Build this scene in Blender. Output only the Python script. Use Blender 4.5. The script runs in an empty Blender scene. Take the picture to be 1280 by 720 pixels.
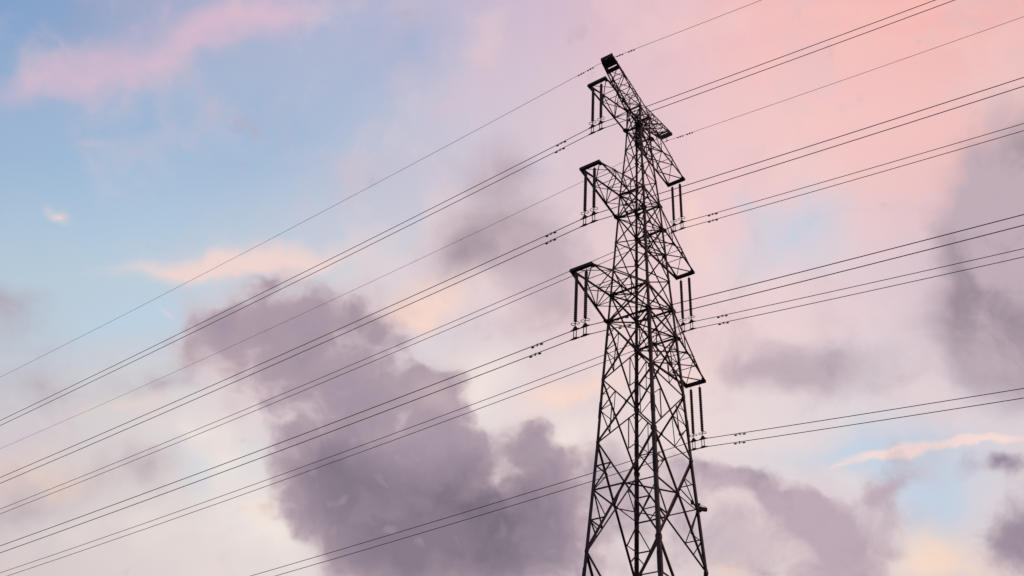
import bpy, bmesh, math, random
from mathutils import Vector, Matrix
random.seed(7)
C = bpy.context.scene.collection
sc = bpy.context.scene

# ---------------------------------------------------------------- scale and site
S = 1.2                      # metres per survey unit (tower survey is in its own units)
EYE = 1.6
ZC = 46.24                   # camera height below the top crossarm, survey units
def W(x, y, z):              # survey -> world metres (tower axis at x=y=0, ground z=0)
    return Vector((x*S, y*S, (z+ZC)*S+EYE))
YAW, PITCH, ROLL, FPX = math.radians(37.74), math.radians(37.29), math.radians(4.58), 1235.85
CAM = W(-38.96, -21.01, -46.24)
fwd = Vector((math.cos(YAW)*math.cos(PITCH), math.sin(YAW)*math.cos(PITCH), math.sin(PITCH)))
r0 = Vector((math.sin(YAW), -math.cos(YAW), 0)); u0 = r0.cross(fwd)
rgt = math.cos(ROLL)*r0+math.sin(ROLL)*u0
upv = -math.sin(ROLL)*r0+math.cos(ROLL)*u0

# ---------------------------------------------------------------- camera
cam = bpy.data.cameras.new('camera'); co = bpy.data.objects.new('camera', cam); C.objects.link(co)
cam.sensor_width = 36; cam.lens = 36*FPX/1280
cam.clip_start = .1; cam.clip_end = 20000
M = Matrix((rgt, upv, -fwd)).transposed().to_4x4(); M.translation = CAM
co.matrix_world = M
sc.camera = co
sc.view_settings.view_transform = 'Standard'
sc.view_settings.look = 'None'
sc.view_settings.exposure = 0
sc.view_settings.gamma = 1
sc.view_settings.use_curve_mapping = False

# ---------------------------------------------------------------- sky: Nishita dusk air + procedural cloud chart
def lin(c):
    return tuple(((v/255)/12.92 if v/255 <= .04045 else ((v/255+.055)/1.055)**2.4) for v in c)+(1.,)
wd = bpy.data.worlds.new('World'); sc.world = wd; wd.use_nodes = True
nt = wd.node_tree; nt.nodes.clear(); N = nt.nodes; LK = nt.links.new
SUN_EL, SUN_AZ = math.radians(4), YAW-math.radians(95)      # low sun off to the right of the view
def node(t, **kw):
    n = N.new(t)
    for k, v in kw.items(): setattr(n, k, v)
    return n
def put(sock, v):
    if hasattr(v, 'links') or isinstance(v, bpy.types.NodeSocket): LK(v, sock)
    else: sock.default_value = v
def math_(op, a, b=None, c=None, clamp=False):
    n = node('ShaderNodeMath', operation=op, use_clamp=clamp)
    put(n.inputs[0], a)
    if b is not None: put(n.inputs[1], b)
    if c is not None: put(n.inputs[2], c)
    return n.outputs[0]
def vmath(op, a, b=None, out=0):
    n = node('ShaderNodeVectorMath', operation=op)
    put(n.inputs[0], a)
    if b is not None: put(n.inputs[1], b)
    return n.outputs[out]
def mixc(f, a, b, bt='MIX'):
    n = node('ShaderNodeMix', data_type='RGBA', blend_type=bt, clamp_factor=True)
    put(n.inputs[0], f); put(n.inputs[6], a); put(n.inputs[7], b)
    return n.outputs[2]
def srange(v, a, b, t0=0., t1=1., smooth=True):
    n = node('ShaderNodeMapRange', interpolation_type='SMOOTHSTEP' if smooth else 'LINEAR')
    put(n.inputs[0], v); n.inputs[1].default_value = a; n.inputs[2].default_value = b
    n.inputs[3].default_value = t0; n.inputs[4].default_value = t1
    return n.outputs[0]
def fbm(vec, scale, detail=5, rough=.55, dist=0., col=False):
    n = node('ShaderNodeTexNoise'); n.noise_dimensions = '2D'
    put(n.inputs['Vector'], vec); n.inputs['Scale'].default_value = scale
    n.inputs['Detail'].default_value = detail; n.inputs['Roughness'].default_value = rough
    n.inputs['Distortion'].default_value = dist
    return n.outputs['Color' if col else 'Fac']
# chart of the sky dome: stereographic about a fixed sky direction (azimuth YAW, elevation PITCH),
# one chart unit = 1/FPX rad, x to the right, y downwards
def to_chart(px, py):
    q = Vector(((px-640)/FPX, (py-360)/FPX)); r = q.length
    if r < 1e-9: return (640., 360.)
    th = math.atan(r); k = 2*math.tan(th/2)*FPX/r
    return (640+q.x*k, 360+q.y*k)
tc = node('ShaderNodeTexCoord')
D = vmath('NORMALIZE', tc.outputs['Generated'])
def dot(v): return vmath('DOT_PRODUCT', D, tuple(v), out=1)
den = math_('MAXIMUM', math_('ADD', dot(fwd), 1.0), .02)
kx = math_('MULTIPLY_ADD', math_('DIVIDE', dot(rgt), den), 2*FPX, 640.)
ky = math_('MULTIPLY_ADD', math_('DIVIDE', dot(upv), den), -2*FPX, 360.)
cv = node('ShaderNodeCombineXYZ'); LK(kx, cv.inputs[0]); LK(ky, cv.inputs[1]); P0 = cv.outputs[0]
# domain warp so nothing keeps a geometric edge
def warp(P, scale, amt, detail, rough=.55):
    c = fbm(P, scale, detail, rough, col=True)
    c = vmath('SUBTRACT', c, (.5, .5, .5))
    m = node('ShaderNodeVectorMath', operation='MULTIPLY_ADD'); put(m.inputs[0], c); m.inputs[1].default_value = (amt, amt, 0); put(m.inputs[2], P)
    return m.outputs[0]
P1 = warp(P0, .008, 70, 3.)                    # broad, soft
P2 = warp(warp(P0, .010, 46, 2.), .035, 22, 3.)  # puffy edges
PW = warp(P0, .03, 14, 3.)
def blob(P, cx, cy, rx, ry, ang=0, amp=1., acc=None):
    x, y = to_chart(cx, cy)
    m = node('ShaderNodeMapping', vector_type='TEXTURE'); put(m.inputs[0], P)
    m.inputs[1].default_value = (x, y, 0); m.inputs[2].default_value = (0, 0, math.radians(ang)); m.inputs[3].default_value = (rx, ry, 1)
    g = node('ShaderNodeTexGradient', gradient_type='QUADRATIC_SPHERE'); LK(m.outputs[0], g.inputs[0])
    return math_('MULTIPLY_ADD', g.outputs['Fac'], amp, acc if acc is not None else 0.)
def field(P, L):
    a = None
    for b in L: a = blob(P, *b[:4], ang=b[4] if len(b) > 4 else 0, amp=b[5] if len(b) > 5 else 1., acc=a)
    return a
# --- open sky: rows of colour from west to east, blended by height; mild lens vignette painted into edge colours
XS = [0, 213, 427, 640, 853, 1067, 1280]
ROWS = [
 (0,   [(112,150,192),(168,172,202),(172,182,212),(202,188,210),(238,190,198),(250,190,184),(244,170,166)]),
 (180, [(156,180,210),(166,187,214),(184,194,216),(214,200,212),(240,203,207),(249,199,195),(232,186,186)]),
 (360, [(184,200,214),(190,208,222),(206,212,222),(224,206,212),(242,210,210),(228,208,216),(205,180,190)]),
 (540, [(206,199,205),(224,214,212),(224,220,224),(232,218,218),(240,217,214),(222,216,222),(214,204,210)]),
 (720, [(206,194,196),(230,216,212),(230,222,220),(222,208,210),(226,208,210),(232,214,210),(214,200,204)])]
PB = warp(P0, .0035, 70, 2.)
sp = node('ShaderNodeSeparateXYZ'); LK(PB, sp.inputs[0])
fx = math_('DIVIDE', math_('ADD', sp.outputs[0], 200.), 1680.)
base = None; py = None
for (y, cols) in ROWS:
    cr = node('ShaderNodeValToRGB'); cr.color_ramp.interpolation = 'B_SPLINE'; LK(fx, cr.inputs[0])
    el = cr.color_ramp.elements
    for i, (x, c) in enumerate(zip(XS, cols)):
        pos = (x+200)/1680
        e = el[i] if i < 2 else el.new(pos)
        e.position = pos; e.color = lin(c)
    if base is None: base = cr.outputs[0]
    else: base = mixc(srange(sp.outputs[1], py, y), base, cr.outputs[0])
    py = y
sky = base
n1 = fbm(P1, .007, 6., .58)
n2 = fbm(P2, .024, 5., .5)
vn = node('ShaderNodeTexVoronoi', voronoi_dimensions='2D', feature='SMOOTH_F1'); LK(P2, vn.inputs['Vector']); vn.inputs['Scale'].default_value = .022; vn.inputs['Detail'].default_value = 2.5; vn.inputs['Roughness'].default_value = .5; vn.inputs['Smoothness'].default_value = .6
vor = vn.outputs['Distance']
# streaky noise for the high cirrus: stretched along its drift
ms = node('ShaderNodeMapping'); LK(P1, ms.inputs[0]); ms.inputs[2].default_value = (0, 0, math.radians(20)); ms.inputs[3].default_value = (.35, 1.5, 1)
nst = fbm(ms.outputs[0], .009, 5., .6)
#CLOUDS-BEGIN
def soft(f, nz, k): return math_('MULTIPLY_ADD', math_('SUBTRACT', nz, .5), k, f)
GATE = [None]
def bank(P, L):
    GATE[0] = field(P, L); return GATE[0]
def over(sky, f, lo, hi, op, c):
    m = math_('MULTIPLY', srange(f, lo, hi), op)
    if GATE[0] is not None: m = math_('MULTIPLY', m, srange(GATE[0], 0., .30)); GATE[0] = None
    return mixc(m, sky, lin(c) if isinstance(c, tuple) else c)
# thin mottled veils over the whole sky
nA = fbm(P1, .0042, 7., .62); nB = fbm(PW, .0105, 6., .6, .4)
sky = over(sky, nA, .48, .66, .34, (244,214,212))
sky = over(sky, nB, .50, .70, .22, (214,196,208))
# open blue and pale holes
f = soft(bank(P1, [(100,230,330,230,-10,1.5),(0,0,160,130,0,.8),(330,170,330,170,-20,1.3),(500,60,150,110,-20,.7),(10,20,160,110,-30,1.2)]), nA, .9)
sky = over(sky, f, .0, 1.2, .55, mixc(srange(ky, 0, 420), lin((132,166,208)), lin((178,206,226))))
f = soft(bank(P1, [(160,400,240,90,-8,1.3),(985,300,190,100,-15,.95),(930,265,70,40,30,.5),(1060,560,280,80,-8,1.0),(1180,630,150,110,-30,1.1),(660,205,80,60,0,.5),(400,540,60,60,0,.2),(690,585,90,50,0,.4),(270,580,170,100,20,.9),(1130,590,200,90,-10,.5)]), nA, 1.6)
sky = over(sky, f, .0, 1.3, .78, (186,210,230))
# high pink cirrus
f = soft(bank(P1, [(240,50,340,60,-19,1.5),(340,14,180,56,-22,1.0),(110,98,240,46,-16,1.1),(30,122,140,40,-8,.5),(150,40,300,110,-20,.6),(610,60,120,160,20,.8),(560,150,120,60,-20,.5)]), nst, 1.5)
f = soft(f, nB, .6)
sky = over(sky, f, .1, 2.1, .62, (236,192,206))
f = soft(bank(P1, [(270,332,330,30,-4,1.8),(250,322,270,50,2,.7),(65,272,34,14,14,1.2),(118,176,80,22,-8,.4),(205,388,48,12,42,.8),(480,385,90,30,-10,.5)]), nst, 1.8)
sky = over(sky, f, .15, 1.6, .85, (248,216,208))
# warm lit veils
f = soft(bank(P1, [(500,395,140,70,-20,1.5),(550,375,130,60,-25,1.),(860,270,130,140,20,1.2),(770,440,150,110,0,.7),(700,490,160,50,-8,1.6),(600,545,80,70,0,.9),(1010,410,180,60,0,.7),(850,470,120,90,0,.9),(1050,60,260,130,0,.7),(900,330,120,60,0,.5)]), nA, 1.9)
sky = over(sky, f, .38, 1.7, .85, (254,219,204))
f = soft(bank(PW, [(960,90,330,190,-20,1.1),(1180,60,200,160,0,.8)]), nst, 2.4)
sky = over(sky, f, .3, 1.7, .45, (255,206,192))
# cream and white glow round the lower clouds
f = soft(bank(P1, [(595,480,100,90,40,1.6),(700,545,110,55,0,1.3),(290,570,110,90,50,1.2),(340,670,130,70,35,1.3),(240,540,120,60,0,.9),(150,650,280,100,0,.8),(900,700,110,55,0,1.5),(1160,700,130,60,0,1.3),(930,545,160,60,0,.8),(1080,610,110,40,20,.6)]), nB, 1.4)
sky = over(sky, f, .1, 1.4, .74, (248,234,225))
f = soft(bank(P1, [(1170,698,120,66,0,1.8),(905,708,80,46,0,1.3),(60,600,220,70,0,.9),(150,510,130,50,0,.7),(330,640,70,60,0,.6),(560,440,70,50,0,.5)]), nB, 1.2)
sky = over(sky, f, .1, 1.4, .70, (252,216,190))
# broad mauve veils
mauve = mixc(srange(n1, .34, .64), lin((152,136,148)), lin((192,172,182)))
f = soft(soft(bank(P1, [(620,215,110,110,-60,1.5),(590,320,160,110,-10,1.8),(670,300,130,130,0,1.2),(690,370,120,60,0,.8),(640,400,150,50,-15,.5),(1290,230,170,180,0,3.),(1290,400,190,180,0,3.4),(1215,340,90,220,0,1.5),
   (1020,460,190,84,-10,1.7),(950,470,110,56,0,.6),(1085,490,70,40,0,.5),(770,345,80,80,0,.5)]), n1, 1.7), nB, 1.0)
sky = over(sky, f, .25, 1.75, .94, mauve)
# faint warm smudges in the west
f = soft(soft(bank(P1, [(0,385,130,90,0,1.5),(45,480,160,100,0,1.5),(195,482,130,44,-4,1.2),(235,465,80,70,0,.7),(185,575,200,80,-14,1.5),(20,640,180,110,0,1.2),(300,500,60,50,0,.6)]), n1, 1.8), nB, 1.0)
sky = over(sky, f, .2, 2.0, .85, (176,156,168))
# thin haze behind the ragged low clouds
f = soft(soft(bank(P1, [(940,670,170,110,10,1.5),(860,690,110,90,0,1.),(1070,690,110,70,0,1.)]), n1, .9), nB, 1.0)
sky = over(sky, f, .1, 1.4, .62, (196,177,188))
# ragged low clouds on the right
low = mixc(srange(n1, .36, .62), lin((140,122,142)), lin((186,164,178)))
f = soft(soft(bank(P2, [(890,590,90,46,22,1.4),(950,616,130,46,24,2.0),(1010,648,120,48,26,2.1),(1060,680,90,40,0,1.1),(1112,622,44,105,14,1.5),(1030,670,80,60,0,.8),(880,665,110,60,0,.9),(960,710,150,44,0,1.1),(1060,715,120,45,0,1.5),(1120,690,60,50,0,.8),
   (1255,572,90,32,-8,1.8),(1275,680,100,110,0,2.4),(790,640,130,150,0,1.5),(740,590,90,110,0,1.),(1205,600,50,30,-20,.5),(985,560,120,34,10,-.9),(1040,605,50,30,20,-.8),(1180,650,34,90,0,-.9)]), n1, 1.7), nB, 2.2)
sky = over(sky, f, .25, 1.7, .88, low)
# contrail gone ragged
f = soft(bank(PW, [(1225,550,130,12,-5,1.7),(1120,566,110,13,-10,1.7),(1050,583,60,8,-14,.8)]), n2, 1.4)
sky = over(sky, f, .15, 1.1, .85, (252,222,214))
# the heavy cumulus
BIG = [(335,352,66,44,-10,1.9),(285,405,92,76,-30,2.1),(250,446,70,62,0,1.5),(370,410,130,100,0,2.2),(440,395,105,66,0,2.0),(480,412,60,56,0,1.4),(420,470,150,100,0,2.),(530,468,84,64,10,2.1),(550,500,70,60,0,1.5),(480,510,110,80,0,1.9),
       (400,555,120,110,0,2.),(460,590,190,120,0,2.4),(560,545,90,90,0,2.0),(600,570,70,60,0,1.4),(570,630,190,120,0,2.6),(656,544,62,70,0,2.4),(690,585,80,66,0,1.9),(700,650,140,120,0,2.3),(640,710,240,110,0,2.5),(480,690,180,110,0,2.8),(400,630,100,80,30,1.7),(330,480,90,70,0,.9)]
fbl = field(P2, BIG)
fb0 = soft(soft(soft(fbl, n1, 1.7), n2, .8), nB, 1.3)
fb = math_('MULTIPLY_ADD', math_('SUBTRACT', .42, vor), .9, fb0)
sky = over(sky, soft(soft(fbl, nA, 2.6), nB, 2.0), .0, 1.5, .50, (208,184,188))
sz = node('ShaderNodeSeparateXYZ'); LK(P1, sz.inputs[0])
core = soft(field(P1, [(560,670,300,150,0,1.9),(420,580,170,120,20,.9),(620,610,130,80,0,.6),(380,450,120,70,0,.35)]), n1, .9)
bodyc = mixc(srange(core, 0., 1.2), lin((160,143,158)), lin((112,99,116)))
bodyc = mixc(math_('MULTIPLY', srange(n1, .40, .66), .25), bodyc, lin((178,158,170)))
bodyc = mixc(math_('MULTIPLY', srange(vor, .50, .12), .22), bodyc, lin((196,176,186)))
warmf = soft(field(P1, [(540,490,90,55,20,1.3),(262,470,110,80,0,1.7),(315,600,80,130,-20,1.3),(655,535,60,40,0,.8),(760,560,60,60,0,.6),(480,400,60,40,0,.6)]), nB, 1.2)
bodyc = mixc(math_('MULTIPLY', srange(warmf, .1, 1.3), .62), bodyc, lin((206,182,184)))
bodyc = mixc(srange(fb, .4, 2.8, .60, 0.), bodyc, lin((194,170,180)))
sky = over(sky, fb, .22, 1.50, .97, bodyc)
#CLOUDS-END
nish = node('ShaderNodeTexSky', sky_type='NISHITA'); nish.sun_disc = False
nish.sun_elevation = SUN_EL; nish.sun_rotation = math.pi/2-SUN_AZ; nish.altitude = 50; nish.dust_density = 2
b1 = node('ShaderNodeBackground'); LK(nish.outputs[0], b1.inputs[0]); b1.inputs[1].default_value = .12
b2 = node('ShaderNodeBackground'); LK(sky, b2.inputs[0]); b2.inputs[1].default_value = 1.1
ad = node('ShaderNodeMixShader'); ad.inputs[0].default_value = .88; LK(b1.outputs[0], ad.inputs[1]); LK(b2.outputs[0], ad.inputs[2])
wo = node('ShaderNodeOutputWorld'); LK(ad.outputs[0], wo.inputs[0])
wd.cycles.sampling_method = 'MANUAL'; wd.cycles.sample_map_resolution = 256

# ---------------------------------------------------------------- sun (almost set)
sl = bpy.data.lights.new('sun', 'SUN'); sl.energy = .35; sl.angle = math.radians(.6); sl.color = (1, .62, .45)
so = bpy.data.objects.new('sun', sl); C.objects.link(so)
sd = Vector((math.cos(SUN_AZ)*math.cos(SUN_EL), math.sin(SUN_AZ)*math.cos(SUN_EL), math.sin(SUN_EL)))
so.rotation_euler = sd.to_track_quat('Z', 'Y').to_euler(); so.location = (0, 0, 100)

# ---------------------------------------------------------------- materials
def mat(name, c1, c2, scale, rough=.6, metal=0., bump=0.):
    m = bpy.data.materials.new(name); m.use_nodes = True; t = m.node_tree; b = t.nodes['Principled BSDF']
    tx = t.nodes.new('ShaderNodeTexCoord'); nz = t.nodes.new('ShaderNodeTexNoise'); nz.inputs['Scale'].default_value = scale; nz.inputs['Detail'].default_value = 5
    cr = t.nodes.new('ShaderNodeValToRGB'); cr.color_ramp.elements[0].position = .35; cr.color_ramp.elements[1].position = .68
    cr.color_ramp.elements[0].color = (*c1, 1); cr.color_ramp.elements[1].color = (*c2, 1)
    t.links.new(tx.outputs['Object'], nz.inputs['Vector']); t.links.new(nz.outputs['Fac'], cr.inputs[0]); t.links.new(cr.outputs[0], b.inputs['Base Color'])
    b.inputs['Roughness'].default_value = rough; b.inputs['Specular IOR Level'].default_value = .3; b.inputs['Metallic'].default_value = metal
    if bump:
        bp = t.nodes.new('ShaderNodeBump'); bp.inputs['Strength'].default_value = bump; t.links.new(nz.outputs['Fac'], bp.inputs['Height']); t.links.new(bp.outputs[0], b.inputs['Normal'])
    return m
STEEL = mat('weathered_steel', (.022, .011, .012), (.060, .038, .038), 1.6, .7)
STEEL_D = mat('dark_painted_steel', (.012, .006, .008), (.024, .014, .016), 3., .72)
PORC = mat('brown_porcelain', (.020, .009, .009), (.030, .014, .013), 6., .35)
ALU = mat('weathered_conductor', (.030, .018, .020), (.05, .033, .034), 5., .55)
GALV = mat('galvanised_fitting', (.05, .035, .036), (.10, .075, .075), 6., .5)
CONC = mat('concrete', (.24, .23, .21), (.36, .34, .31), 1.5, .9, bump=.3)
SOIL = mat('grassland', (.030, .045, .014), (.085, .075, .035), .06, .95, bump=.4)
TWIG = mat('dry_twigs', (.022, .022, .016), (.055, .048, .034), 9., .9)

# ---------------------------------------------------------------- helpers
def link(name, bm, m, parent=None, smooth=False):
    me = bpy.data.meshes.new(name); bm.to_mesh(me); bm.free()
    me.materials.append(m)
    if smooth:
        for p in me.polygons: p.use_smooth = True
    o = bpy.data.objects.new(name, me); C.objects.link(o)
    if parent: attach(o, parent)
    return o
def attach(o, parent):       # all meshes are modelled in world metres; keep them there under their thing
    o.parent = parent
    base = Vector((0, 0, 0)); p = parent
    while p: base += p.location; p = p.parent
    if o.data is not None: o.data.transform(Matrix.Translation(-base))
def empty(name, loc): 
    o = bpy.data.objects.new(name, None); C.objects.link(o); o.location = loc; o.empty_display_size = .3; return o
def tag(o, label, cat, group=None, kind=None):
    if label: o['label'] = label
    if cat: o['category'] = cat
    if group: o['group'] = group
    if kind: o['kind'] = kind
    return o
def frame_of(a, b, hint):
    d = (b-a).normalized(); n = hint-d*hint.dot(d)
    if n.length < 1e-5: n = d.orthogonal()
    n.normalize(); return d, n, d.cross(n)
def prism(bm, a, b, prof, hint):
    """extrude a closed 2-D profile (u along hint side, v along the other) from a to b"""
    d, n, s = frame_of(a, b, hint)
    va = [bm.verts.new(a+n*u+s*v) for u, v in prof]; vb = [bm.verts.new(b+n*u+s*v) for u, v in prof]
    k = len(prof)
    for i in range(k): bm.faces.new((va[i], va[(i+1) % k], vb[(i+1) % k], vb[i]))
    bm.faces.new(va[::-1]); bm.faces.new(vb)
def angle(bm, a, b, w, hint, side=1, t=None):
    """rolled steel angle: one flange points along hint, the other across it"""
    w *= S; t = t or max(.012*S, w*.13)
    prof = [(0, 0), (w, 0), (w, t*side), (t, t*side), (t, w*side), (0, w*side)]
    if side < 0: prof = prof[::-1]
    prism(bm, a, b, prof, hint)
def box(bm, c, x, y, z):      # half vectors
    v = [bm.verts.new(c+x*i+y*j+z*k) for i in (-1, 1) for j in (-1, 1) for k in (-1, 1)]
    for f in ((0,1,3,2),(4,6,7,5),(0,4,5,1),(2,3,7,6),(0,2,6,4),(1,5,7,3)): bm.faces.new([v[i] for i in f])
def tube(bm, pts, r, n=6, caps=True):
    rings = []
    for i, p in enumerate(pts):
        a = pts[max(i-1, 0)]; b = pts[min(i+1, len(pts)-1)]
        d, u, s = frame_of(a, b, Vector((0, 0, 1)) if abs((b-a).normalized().z) < .9 else Vector((1, 0, 0)))
        rr = r[i] if isinstance(r, (list, tuple)) else r
        rings.append([bm.verts.new(p+(u*math.cos(t)+s*math.sin(t))*rr) for t in (2*math.pi*k/n for k in range(n))])
    for A, B in zip(rings, rings[1:]):
        for k in range(n): bm.faces.new((A[k], A[(k+1) % n], B[(k+1) % n], B[k]))
    if caps: bm.faces.new(rings[0][::-1]); bm.faces.new(rings[-1])
def lathe(bm, o, d, prof, n=12):   # prof: (distance along d, radius)
    tube(bm, [o+d*h for h, r in prof], [r for h, r in prof], n)
def torus(bm, c, ax1, ax2, R1, R2, r, n=18, m=6):
    g = []
    nn = ax1.cross(ax2).normalized()
    for i in range(n):
        t = 2*math.pi*i/n; q = ax1*math.cos(t)*R1+ax2*math.sin(t)*R2; rd = q.normalized()
        g.append([bm.verts.new(c+q+(rd*math.cos(s)+nn*math.sin(s))*r) for s in (2*math.pi*k/m for k in range(m))])
    for i in range(n):
        for k in range(m): bm.faces.new((g[i][k], g[(i+1) % n][k], g[(i+1) % n][(k+1) % m], g[i][(k+1) % m]))
def plate(bm, c, n, a, w, h, t=.010):
    n = n.normalized(); a = (a-n*a.dot(n)).normalized(); b = n.cross(a)
    prof = [(-w, -h*.45), (-w*.5, -h), (w*.5, -h), (w, -h*.45), (w, h*.45), (w*.5, h), (-w*.5, h), (-w, h*.45)]
    va = [bm.verts.new(c+a*v+b*u+n*t) for u, v in prof]; vb = [bm.verts.new(c+a*v+b*u-n*t) for u, v in prof]
    bm.faces.new(va); bm.faces.new(vb[::-1])
    for i in range(8): bm.faces.new((va[i], vb[i], vb[(i+1) % 8], va[(i+1) % 8]))

# ---------------------------------------------------------------- the ground
bm = bmesh.new(); R = 9000.; n = 48
pts = []
rad = [0, 20, 60, 150, 400, 1200, 4000, R]
rings = []
for r in rad[1:]:
    rings.append([bm.verts.new((r*math.cos(2*math.pi*k/n), r*math.sin(2*math.pi*k/n), (random.uniform(-.12, .12) if r < 500 else random.uniform(-1, 1))*(r > 25))) for k in range(n)])
c0 = bm.verts.new((0, 0, 0))
for k in range(n): bm.faces.new((c0, rings[0][k], rings[0][(k+1) % n]))
for A, B in zip(rings, rings[1:]):
    for k in range(n): bm.faces.new((A[k], B[k], B[(k+1) % n], A[(k+1) % n]))
tag(link('ground', bm, SOIL), None, None, kind='structure')

# ---------------------------------------------------------------- the lattice tower
Q = .81                       # body is a little narrower along the line
ZG = -ZC-EYE/S                # ground level in survey units
LEV = [('1U', 1.90, .62), ('1L', 0., .66), ('t1', -1.74, .73), ('t2', -3.8, .88), ('2U', -5.64, 1.03), ('2L', -7.5, 1.13), ('r1', -9.41, 1.24), ('r2', -11.34, 1.35),
       ('3U', -13.29, 1.47), ('3L', -15.13, 1.58), ('l1', -18.84, 1.80), ('l2', -22.52, 1.99), ('l3', -28.21, 2.36), ('l4', -35.2, 2.84), ('l5', ZG+.35, 3.66)]
ZL = {k: (z, h) for k, z, h in LEV}
def hz(z):
    for (a, za, ha), (b, zb, hb) in zip(LEV, LEV[1:]):
        if zb <= z <= za: return ha+(hb-ha)*(za-z)/(za-zb)
    return LEV[0][2] if z > 0 else LEV[-1][2]
def corner(c, z, h=None):
    sx, sy = {'A': (-1, 1), 'B': (1, 1), 'C': (-1, -1), 'D': (1, -1)}[c]
    h = hz(z) if h is None else h
    return W(sx*h, sy*h*Q, z)
FACES = [('A', 'B', Vector((0, 1, 0))), ('C', 'D', Vector((0, -1, 0))), ('A', 'C', Vector((-1, 0, 0))), ('B', 'D', Vector((1, 0, 0)))]
tower = empty('transmission_tower', (0, 0, 0))
tag(tower, 'tall dark steel lattice transmission tower with six crossarms and two raised earth wire arms', 'pylon')
def lerp(a, b, t): return a+(b-a)*t

def legw(z): return .105 if z > -7 else (.125 if z > -15 else (.15 if z > -23 else .17))
for c in 'ABCD':
    sx, sy = {'A': (-1, 1), 'B': (1, 1), 'C': (-1, -1), 'D': (1, -1)}[c]
    bm = bmesh.new()
    for (k0, z0, h0), (k1, z1, h1) in zip(LEV, LEV[1:]):
        a, b = corner(c, z0, h0), corner(c, z1, h1)
        w = legw((z0+z1)/2)*S; t = w*.14
        d = (b-a).normalized(); X = Vector((-sx, 0, 0)); X = (X-d*X.dot(d)).normalized(); Y = Vector((0, -sy, 0)); Y = (Y-d*Y.dot(d)); Y = (Y-X*Y.dot(X)).normalized()
        prof = [(0, 0), (w, 0), (w, t), (t, t), (t, w), (0, w)]
        va = [bm.verts.new(a+X*u+Y*v) for u, v in prof]; vb = [bm.verts.new(b+X*u+Y*v) for u, v in prof]
        for i in range(6): bm.faces.new((va[i], va[(i+1) % 6], vb[(i+1) % 6], vb[i]))
        bm.faces.new(va[::-1]); bm.faces.new(vb)
        # gusset plates where bracing meets the leg
        gs = (.15 if z0 > -14 else .18)*S
        for nrm, inn in ((Vector((0, sy, 0)), Vector((-sx, 0, 0))), (Vector((sx, 0, 0)), Vector((0, -sy, 0)))):
            plate(bm, a+inn*gs*.60+nrm*.012, nrm, Vector((0, 0, 1)), gs*.58, gs*(1.15 if k0 in ('1L', '2L', '3L', '2U', '3U') else .8))
    bmesh.ops.recalc_face_normals(bm, faces=bm.faces)
    leg = link('leg', bm, STEEL, tower)
    # splice sleeves
    for zs in ((-17.0, -20.6, -24.0, -28.9) if c in 'BC' else (-20.2, -29.)):
        bm = bmesh.new(); a, b = corner(c, zs), corner(c, zs-.95); w = (legw(zs)+.022)*S
        off = Vector((sx, sy, 0))*.014*S
        X = Vector((-sx, 0, 0)); Y = Vector((0, -sy, 0))
        t = w*.16; prof = [(0, 0), (w, 0), (w, t), (t, t), (t, w), (0, w)]
        va = [bm.verts.new(a+off+X*u+Y*v) for u, v in prof]; vb = [bm.verts.new(b+off+X*u+Y*v) for u, v in prof]
        for i in range(6): bm.faces.new((va[i], va[(i+1) % 6], vb[(i+1) % 6], vb[i]))
        bm.faces.new(va[::-1]); bm.faces.new(vb); bmesh.ops.recalc_face_normals(bm, faces=bm.faces)
        link('splice_plate', bm, STEEL_D, leg)
    bm = bmesh.new(); p = corner(c, LEV[-1][1])
    bmesh.ops.create_cone(bm, cap_ends=True, segments=20, radius1=.62, radius2=.5, depth=.62, matrix=Matrix.Translation((p.x-sx*.05, p.y-sy*.05, .23)))
    link('footing', bm, CONC, tower)
    if c == 'B':              # climbing bolts up one leg
        z = -30.; i = 0
        while z < 1.5:
            bm = bmesh.new(); p = corner(c, z); dr = Vector((1, 0, 0)) if i % 2 else Vector((0, 1, 0))
            tube(bm, [p, p+dr*.16], .011, 5); z += .45; i += 1
            link('step_bolt', bm, GALV, leg)

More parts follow.
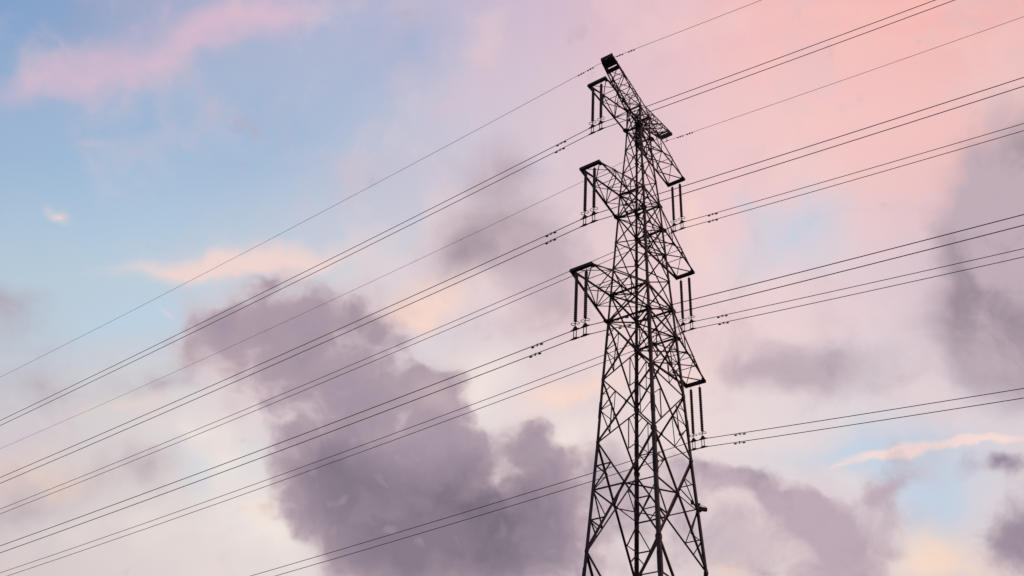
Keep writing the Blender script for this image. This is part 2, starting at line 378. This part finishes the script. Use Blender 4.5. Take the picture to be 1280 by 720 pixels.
def panel(fc, k0, k1, wx, wr, style):
    c1, c2, nrm = fc
    z0, z1 = ZL[k0][0], ZL[k1][0]
    P0a, P0b, P1a, P1b = corner(c1, z0), corner(c2, z0), corner(c1, z1), corner(c2, z1)
    bm = bmesh.new(); inn = -nrm
    ins = inn*.02
    angle(bm, P0a+ins, P1b+ins, wx, inn, 1)
    angle(bm, P0b+ins*4.5, P1a+ins*4.5, wx, inn, -1)
    w0 = (P0b-P0a).length; w1 = (P1b-P1a).length; tX = w0/(w0+w1)
    X = lerp(P0a, P1b, tX)
    if style == 'H' or style == 'HB': angle(bm, P0a+ins*2, P0b+ins*2, wx*(1.25 if k0[1:] in 'UL' or k0 in ('1L', '2L', '3L') else .9), inn)
    plate(bm, X+ins*2, nrm, Vector((0, 0, 1)), .07*S, .09*S)
    if style in ('R', 'HR'):
        for (Pt, Pb) in ((P0a, P1a), (P0b, P1b)):
            Mx = lerp(Pt, Pb, .5); U = lerp(Pt, X, .52); V = lerp(Pb, X, .52)
            for a, b in ((Mx, U), (Mx, V), (U, V)): angle(bm, a+ins*6, b+ins*6, wr, inn)
            q = lerp(Pt, Pb, .25); angle(bm, q+ins*6, lerp(Pt, X, .3)+ins*6, wr*.85, inn)
    if style == 'HR': angle(bm, P0a+ins*2, P0b+ins*2, wx, inn)
    if style == 'BIG':
        for (Pt, Pb) in ((P0a, P1a), (P0b, P1b)):
            Mx = lerp(Pt, Pb, tX); U = lerp(Pt, X, .5); V = lerp(Pb, X, .5)
            Q1 = lerp(Pt, Mx, .5); Q2 = lerp(Mx, Pb, .5)
            angle(bm, Mx+ins*5, X+ins*5, wr*1.15, inn)
            for a, b in ((Q1, U), (Mx, U), (Mx, V), (Q2, V), (Q2, lerp(Pb, X, .3))): angle(bm, a+ins*6, b+ins*6, wr, inn)
    bmesh.ops.recalc_face_normals(bm, faces=bm.faces)
    link('lattice_panel', bm, STEEL, tower)
    return X
def ringframe(k, w, diamond=False, pts=None):
    bm = bmesh.new(); z = ZL[k][0] if pts is None else 0
    dn = Vector((0, 0, -1))
    if pts is None:
        a, b, c, d = [corner(q, z)+Vector((0, 0, .01)) for q in 'ABDC']
        angle(bm, a, c, w, dn); angle(bm, b+Vector((0, 0, -.03)), d+Vector((0, 0, -.03)), w, dn)
        angle(bm, a, d, w*1.2, dn, -1); angle(bm, b, c, w*1.2, dn)
    else:
        for i in range(4): angle(bm, pts[i], pts[(i+1) % 4], w, dn)
    bmesh.ops.recalc_face_normals(bm, faces=bm.faces)
    link('plan_bracing', bm, STEEL, tower)
PAN = [('1U', '1L', .055, .04, 'H'), ('1L', 't1', .055, .04, 'H'), ('t1', 't2', .05, .04, 'N'), ('t2', '2U', .05, .04, 'N'), ('2U', '2L', .06, .04, 'H'), ('2L', 'r1', .055, .04, 'H'),
       ('r1', 'r2', .055, .04, 'N'), ('r2', '3U', .055, .04, 'N'), ('3U', '3L', .07, .045, 'H'), ('3L', 'l1', .075, .045, 'HR'), ('l1', 'l2', .075, .045, 'R'),
       ('l2', 'l3', .09, .055, 'BIG'), ('l3', 'l4', .10, .06, 'BIG'), ('l4', 'l5', .10, .06, 'BIG')]
for k0, k1, wx, wr, stl in PAN:
    xs = [panel(f, k0, k1, wx, wr, stl) for f in FACES]
    if stl == 'BIG': ringframe(k0, .06, pts=[xs[0], xs[3], xs[1], xs[2]])
for k in ('1U', '1L', '2U', '2L', '3U', '3L'): ringframe(k, .055)

# ---------------------------------------------------------------- crossarms
ARMS = {1: (0., 5.06, .58, '1L', '1U'), 2: (-7.5, 5.65, .58, '2L', '2U'), 3: (-15.13, 6.25, .59, '3L', '3U')}
def crossarm(k, sx):
    z, a, b, kl, ku = ARMS[k]
    zu, hu = ZL[ku]; zl, hl = ZL[kl]
    bm = bmesh.new(); dn = Vector((0, 0, -1)); up = Vector((0, 0, 1))
    T = {s: W(sx*a, s*b, z) for s in (1, -1)}
    TU = {s: W(sx*a, s*b, z+.10) for s in (1, -1)}
    Lo = {s: W(sx*hl, s*hl*Q, zl) for s in (1, -1)}
    Up = {s: W(sx*hu, s*hu*Q, zu) for s in (1, -1)}
    wc = .085 if k == 1 else .10
    for s in (1, -1):
        angle(bm, T[s], Lo[s], wc, up, s*sx)
        angle(bm, TU[s], Up[s], wc*.8, dn, s*sx)
    ts = [0., .35, .68, 1.]
    lo = lambda s, t: lerp(T[s], Lo[s], t)
    hi = lambda s, t: lerp(TU[s], Up[s], t)
    for i, t in enumerate(ts[1:-1], 1):
        for s in (1, -1):
            angle(bm, lo(s, t), hi(s, t), .042, Vector((sx, 0, 0)))                # post
        angle(bm, lo(1, t), lo(-1, t), .045, up); angle(bm, hi(1, t), hi(-1, t), .042, dn)
    for i in range(3):
        t0, t1 = ts[i], ts[i+1]
        for s in (1, -1):                                                       # side faces
            if i % 2: angle(bm, hi(s, t0), lo(s, t1), .045, Vector((0, -s, 0)))
            elif i: angle(bm, lo(s, t0), hi(s, t1), .045, Vector((0, -s, 0)))
            else: angle(bm, lo(s, t0+.02), hi(s, t1), .04, Vector((0, -s, 0)))
        e = 1 if i % 2 else -1
        angle(bm, lo(e, t0), lo(-e, t1), .05, up)                                  # bottom face
        if i: angle(bm, lo(-e, t0)+Vector((0, 0, .03)), lo(e, t1)+Vector((0, 0, .03)), .045, up)
        angle(bm, hi(-e, t0), hi(e, t1), .042, dn)                                 # top face
    for s in (1, -1):
        plate(bm, Lo[s]+Vector((sx*.1, -s*.02, 0)), up, Vector((1, 0, 0)), .16*S, .2*S, .008)
        plate(bm, Lo[s]+Vector((sx*.1, s*.02, .0)), Vector((0, s, 0)), Vector((1, 0, 0)), .14*S, .2*S, .008)
        plate(bm, Up[s]+Vector((sx*.1, s*.02, .0)), Vector((0, s, 0)), Vector((1, 0, 0)), .10*S, .16*S, .008)
    bmesh.ops.recalc_face_normals(bm, faces=bm.faces)
    arm = link('crossarm', bm, STEEL, tower)
    # end beam of two channels that carries the strings
    bm = bmesh.new()
    for dx in (-.045, .075):
        ctr = W(sx*(a+dx*1.), 0, z+.01)
        box(bm, ctr, Vector((.030*S, 0, 0)), Vector((0, (b+.07)*S, 0)), Vector((0, 0, .085*S)))
    box(bm, W(sx*(a+.015), 0, z+.08), Vector((.10*S, 0, 0)), Vector((0, (b+.02)*S, 0)), Vector((0, 0, .01*S)))
    for s in (1, -1): box(bm, W(sx*(a-.10), s*(b-.02), z+.02), Vector((.14*S, 0, 0)), Vector((0, .055*S, 0)), Vector((0, 0, .055*S)))
    bmesh.ops.recalc_face_normals(bm, faces=bm.faces)
    link('end_beam', bm, STEEL_D, arm)
    # stub gusset where the bottom chord passes the leg
for k in (1, 2, 3):
    for sx in (-1, 1): crossarm(k, sx)

# raised earth-wire arms: a shallow V box girder over the tower head
AE, BE, ZE = 3.99, .38, 3.59
def earth_arm(sx):
    bm = bmesh.new(); up = Vector((0, 0, 1)); dn = -up
    TT = {s: W(sx*AE, s*BE, ZE) for s in (1, -1)}
    TB = {s: W(sx*(AE-.1), s*BE, ZE-.30) for s in (1, -1)}
    CT = {s: W(0, s*.52, 2.42) for s in (1, -1)}
    CB = {s: W(sx*.62, s*.62*Q, 1.90) for s in (1, -1)}
    top = lambda s, t: lerp(TT[s], CT[s], t)
    bot = lambda s, t: lerp(TB[s], CB[s], t)
    for s in (1, -1):
        angle(bm, top(s, 0), top(s, 1), .065, dn, s*sx); angle(bm, bot(s, 0), bot(s, 1), .07, up, s*sx)
        angle(bm, CT[s], CB[s], .055, Vector((0, -s, 0)))
    ts = [.17, .40, .62, .82, 1.]
    for i, t in enumerate(ts):
        tt = t*.86
        for s in (1, -1): angle(bm, bot(s, t), top(s, tt), .038, Vector((sx, 0, 0)))
        angle(bm, bot(1, t), bot(-1, t), .045, up); angle(bm, top(1, tt), top(-1, tt), .042, dn)
    for i in range(4):
        t0, t1 = ts[i], ts[i+1]; e = 1 if i % 2 else -1
        angle(bm, bot(e, t0), bot(-e, t1), .045, up)
        if i < 3: angle(bm, bot(-e, t0)+Vector((0, 0, .025)), bot(e, t1)+Vector((0, 0, .025)), .045, up)
        if i % 2: angle(bm, top(-e, t0*.86), top(e, t1*.86), .035, dn)
        for s in (1, -1):
            if i % 2: angle(bm, top(s, t0*.86), bot(s, t1), .04, Vector((0, -s, 0)))
            else: angle(bm, bot(s, t0), top(s, t1*.86), .04, Vector((0, -s, 0)))
    bmesh.ops.recalc_face_normals(bm, faces=bm.faces)
    arm = link('earth_wire_arm', bm, STEEL, tower)
    bm = bmesh.new()              # boxed end with a gap between its two plates
    dirv = (CB[1]-TB[1]); dirv.y = 0; dirv.normalize(); nn = Vector((0, 1, 0)).cross(dirv).normalized()
    L = (CB[1]-TB[1]).length
    for a0, a1 in ((-.1, .50), (.60, .84)):
        c = (TB[1]+TB[-1])/2+dirv*((a0+a1)/2*S)
        box(bm, c, dirv*((a1-a0)/2*S), Vector((0, (BE+.03)*S, 0)), nn*.012)
    box(bm, W(sx*(AE+.02), 0, ZE-.15), Vector((.018*S, 0, 0)), Vector((0, (BE+.04)*S, 0)), Vector((0, 0, .12*S)))
    for s in (1, -1):
        c = (TB[s]+TT[s])/2+dirv*(.35*S); box(bm, c, dirv*(.42*S), Vector((0, .01, 0)), Vector((0, 0, .13*S)))
    bmesh.ops.recalc_face_normals(bm, faces=bm.faces)
    link('end_plate', bm, STEEL_D, arm)
for sx in (-1, 1): earth_arm(sx)

# equipment clamped to a lower leg
p = corner('D', -25.05); out = (Vector((1, -1, 0))).normalized(); sid = Vector((1, 1, 0)).normalized()
bm = bmesh.new(); box(bm, p+rgt*.22+Vector((0, 0, -.02)), Vector((.17, -.17, 0)), Vector((.07, .07, 0)), Vector((0, 0, .10)))
bmesh.ops.bevel(bm, geom=bm.edges[:], offset=.012, segments=2, affect='EDGES')
eb = link('equipment_box', bm, STEEL_D, tower)
bm = bmesh.new(); box(bm, p+Vector((0, 0, -.02)), out*.14, sid*.13, Vector((0, 0, .13))); box(bm, p+Vector((0, 0, .27))-out*.02, out*.08, sid*.1, Vector((0, 0, .05)))
link('bracket', bm, STEEL, eb)
bm = bmesh.new(); q = p+Vector((-.28, .28, .28))
tube(bm, [p+Vector((0, 0, .1)), p+Vector((-.2, .2, .2)), q], .03, 8); lathe(bm, q-Vector((0, 0, .06)), Vector((0, 0, 1)), [(0, .03), (.02, .09), (.2, .10), (.26, .07), (.28, .02)], 12)
link('sensor', bm, STEEL_D, eb)
bm = bmesh.new(); tube(bm, [p+Vector((.02, -.02, .1)), p+Vector((.1, -.1, .26)), p+Vector((.3, -.3, .18))], .016, 6)
link('antenna', bm, STEEL_D, eb)
bm = bmesh.new(); tube(bm, [p+Vector((-.1, .1, -.1)), p+Vector((-.2, .16, -.3)), p+Vector((-.17, .12, -.5)), p+Vector((-.08, .1, -.55)), p+Vector((-.03, .04, -.2))], .009, 5)
link('cable', bm, STEEL_D, eb)

# the dark tangle in the head of the tower
bm = bmesh.new()
for i in range(520):
    z = random.triangular(-1.05, 1.95, .1)
    rr = .27*math.sqrt(random.random())*(1. if z > -.3 else max(.25, 1-(-.3-z)/.9))*(1.0 if z < 1. else .8)
    t = random.uniform(0, 6.283)
    c = W(rr*math.cos(t), rr*math.sin(t), z)
    d = Vector((random.uniform(-1, 1), random.uniform(-1, 1), random.uniform(-1.3, 1.3))).normalized()*random.uniform(.08, .24)
    tube(bm, [c-d, c+d*.2+Vector((random.uniform(-.03, .03), random.uniform(-.03, .03), 0)), c+d], [.006, .013, .005], 4)
nest = empty('bird_nest', W(0, 0, -1.05))
tag(nest, 'dark tangled column of twigs wedged inside the tower head between the topmost crossarms', 'bird nest')
link('twigs', bm, TWIG, nest)

# ---------------------------------------------------------------- insulator strings
LU, DSUB, SS = 3.7, .52, .28
def make_string():
    e = empty('insulator_string', (0, 0, 0)); dn = Vector((0, 0, -1)); U = S
    bm = bmesh.new()
    tube(bm, [Vector((0, 0, .02)), Vector((0, 0, -.34*U))], .016, 6); torus(bm, Vector((0, 0, -.10*U)), Vector((1, 0, 0)), Vector((0, 0, 1)), .035, .06, .012, 12, 5)
    box(bm, Vector((0, 0, -.02)), Vector((.05, 0, 0)), Vector((0, .02, 0)), Vector((0, 0, .06)))
    link('hanger', bm, GALV, e)
    bm = bmesh.new(); prof = []; z = .33*U; n = 24; pt = (3.22*U-z)/n
    for i in range(n):
        prof += [(z, .072), (z+pt*.16, .082), (z+pt*.36, .100), (z+pt*.66, .110), (z+pt*.74, .102), (z+pt*.80, .074), (z+pt*.98, .072)]; z += pt
    lathe(bm, Vector((0, 0, 0)), dn, prof, 14)
    link('disc_stack', bm, PORC, e, True)
    for s in (-1, 1):
        bm = bmesh.new(); torus(bm, Vector((0, s*.125*U, -3.34*U)), Vector((.72, 0, 0)).normalized(), Vector((0, 1, 0)), .105*U, .095*U, .021, 20, 7)
        link('corona_ring', bm, GALV, e, True)
    bm = bmesh.new()
    tube(bm, [Vector((0, 0, -3.2*U)), Vector((0, 0, -3.56*U))], .022, 6)
    prof = [(-.05, 0), (.05, 0), (.16, -.17), (.16, -.22), (-.16, -.22), (-.16, -.17)]
    va = [bm.verts.new((-.02, x*U, (-3.5+z_)*U)) for x, z_ in prof]; vb = [bm.verts.new((.02, x*U, (-3.5+z_)*U)) for x, z_ in prof]
    bm.faces.new(va); bm.faces.new(vb[::-1])
    for i in range(6): bm.faces.new((va[i], vb[i], vb[(i+1) % 6], va[(i+1) % 6]))
    bmesh.ops.recalc_face_normals(bm, faces=bm.faces)
    link('yoke_plate', bm, STEEL_D, e)
    for zz in (-LU, -LU-DSUB):
        bm = bmesh.new(); tube(bm, [Vector((0, y*U, zz*U+h*U)) for y, h in ((-.30, -.01), (-.17, 0), (0, .0), (.17, 0), (.30, -.01))], [.024, .050, .062, .050, .024], 8)
        box(bm, Vector((0, 0, (zz+.03)*U)), Vector((.035, 0, 0)), Vector((0, .10*U, 0)), Vector((0, 0, .05*U)))
        link('suspension_clamp', bm, STEEL_D, e)
    for s in (-1, 1):
        bm = bmesh.new(); box(bm, Vector((0, s*.075*U, -(LU+DSUB/2)*U)), Vector((.016, 0, 0)), Vector((0, .022, 0)), Vector((0, 0, DSUB*.5*U)))
        link('link_plate', bm, GALV, e)
    return e
def copy_tree(o, parent=None):
    c = o.copy(); C.objects.link(c)
    if parent: c.parent = parent
    for ch in [x for x in bpy.data.objects if x.parent is o]: copy_tree(ch, c)
    return c
ZW = {1: 'top', 2: 'middle', 3: 'bottom'}
proto = make_string(); first = True
for k in (1, 2, 3):
    z, a, b, _, _ = ARMS[k]
    for sx in (-1, 1):
        for s in (1, -1):
            o = proto if first else copy_tree(proto); first = False
            o.location = W(sx*a, s*SS, z-.03)+Vector((0, 0, .03*S))
            lean = {-1: .012, 1: -.003}[sx]; o.rotation_euler = (0, 0, 0)
            tag(o, '%s insulator string of the pair hanging from the %s %s crossarm' % ('left' if s > 0 else 'right', ZW[k], 'left' if sx < 0 else 'right'), 'insulator', 'insulator strings hanging from the crossarm ends')

# ---------------------------------------------------------------- conductors and earth wires
WL = dict(c=.0004, t=-.1123, P1L=-.2208, P2L=-.1902, P3L=-.1536, P1R=-.1879, P2R=-.1611, P3R=-.1331)
WR = dict(c=.0004, t=-.1003, P1L=-.0096, P2L=.0025, P3L=.0152, P1R=.0173, P2R=.0418, P3R=.0494)
EL = dict(c=.00039, t=-.0172, e1=-.1004, e2=-.0962); ER = dict(c=.0004, t=.0131, e1=.1507, e2=.1182)
YS = [.0, .28, .45, .8, 1.4, 2.2, 3.2, 4.5, 6, 8, 10.5, 13, 16, 20, 24, 29, 35, 42, 50, 60, 72, 86, 102, 120, 140, 165, 190, 220, 255, 290]
def wire_point(x0, z0, key, y, l, r, flat):
    p = l if y > 0 else r
    m = max(abs(y)-flat, 0)*(1 if y > 0 else -1)
    return W(x0+p['t']*m, y, z0+p[key]*m+p['c']*m*m)
def stock(bm, c, d, k=1.):
    """stockbridge damper: clamp, messenger wire and two bell weights under the conductor at c"""
    d = d.normalized(); dn = Vector((0, 0, -1)); b = c+dn*.10*k
    box(bm, c+dn*.04, d*.035, d.cross(dn).normalized()*.022, Vector((0, 0, .085)))
    tube(bm, [b-d*.34*k, b-d*.15*k+dn*-.015, b+d*.15*k+dn*-.015, b+d*.34*k], .011*k, 5)
    for s in (-1, 1):
        lathe(bm, b+d*s*.20*k, d*s, [(h*k, q*k) for h, q in ((0, .018), (.01, .045), (.07, .052), (.17, .046), (.19, .02))], 8)
def wire(name, x0, z0, key, l, r, rad, flat, damp, label, cat, group):
    ys = [y for y in YS]; full = [-y for y in ys[::-1] if y > 0]+ys
    full = [y for y in full if y > -230]
    bm = bmesh.new(); pts = [wire_point(x0, z0, key, y, l, r, flat) for y in full]
    org = wire_point(x0, z0, key, 0, l, r, flat)
    tube(bm, pts, rad, 7)
    o = link(name, bm, ALU, None, True); o.data.transform(Matrix.Translation(-org)); o.location = org
    tag(o, label, cat, group)
    for y in damp:
        y *= random.uniform(.95, 1.05)
        bm = bmesh.new(); c = wire_point(x0, z0, key, y, l, r, flat); d = wire_point(x0, z0, key, y+.3, l, r, flat)-c
        stock(bm, c, d, .75 if key[0] == 'e' else 1.); bmesh.ops.recalc_face_normals(bm, faces=bm.faces)
        link('vibration_damper', bm, STEEL_D, o)
for k in (1, 2, 3):
    z, a, b, _, _ = ARMS[k]
    for sx, sd_ in ((-1, 'L'), (1, 'R')):
        for sub in (0, 1):
            wire('conductor', sx*a, z-LU-sub*DSUB, 'P%d%s' % (k, sd_), WL, WR, .024, .30, (2.3, -2.3),
                 '%s wire of the twin line clamped below the %s %s crossarm' % (('upper', 'lower')[sub], ZW[k], ('right', 'left')[sx < 0]), 'power line', 'twin conductors of the six phases')
for sx, key in ((-1, 'e1'), (1, 'e2')):
    wire('earth_wire', sx*AE, ZE-(.42 if sx < 0 else .62), key, EL, ER, .015, .05, (1.15, 1.95, -1.0, -1.8),
         'thin single earth wire passing under the raised %s tip of the tower' % ('left' if sx < 0 else 'right'), 'earth wire', 'earth wires at the tower head')
    e = empty('earth_wire_clamp', W(sx*AE, 0, ZE-.3))
    tag(e, 'small clamp holding the earth wire below the raised %s arm tip' % ('left' if sx < 0 else 'right'), 'clamp', 'earth wire clamps')
    dz = .42 if sx < 0 else .62
    for s in (-1, 1):
        bm = bmesh.new(); tube(bm, [W(sx*AE, s*.03, ZE-.3), W(sx*AE, s*.03, ZE-dz)], .014, 6); link('link_rod', bm, GALV, e)
    bm = bmesh.new(); tube(bm, [W(sx*AE, y, ZE-dz) for y in (-.16, -.08, .08, .16)], [.018, .034, .034, .018], 8); link('clamp_body', bm, STEEL_D, e)
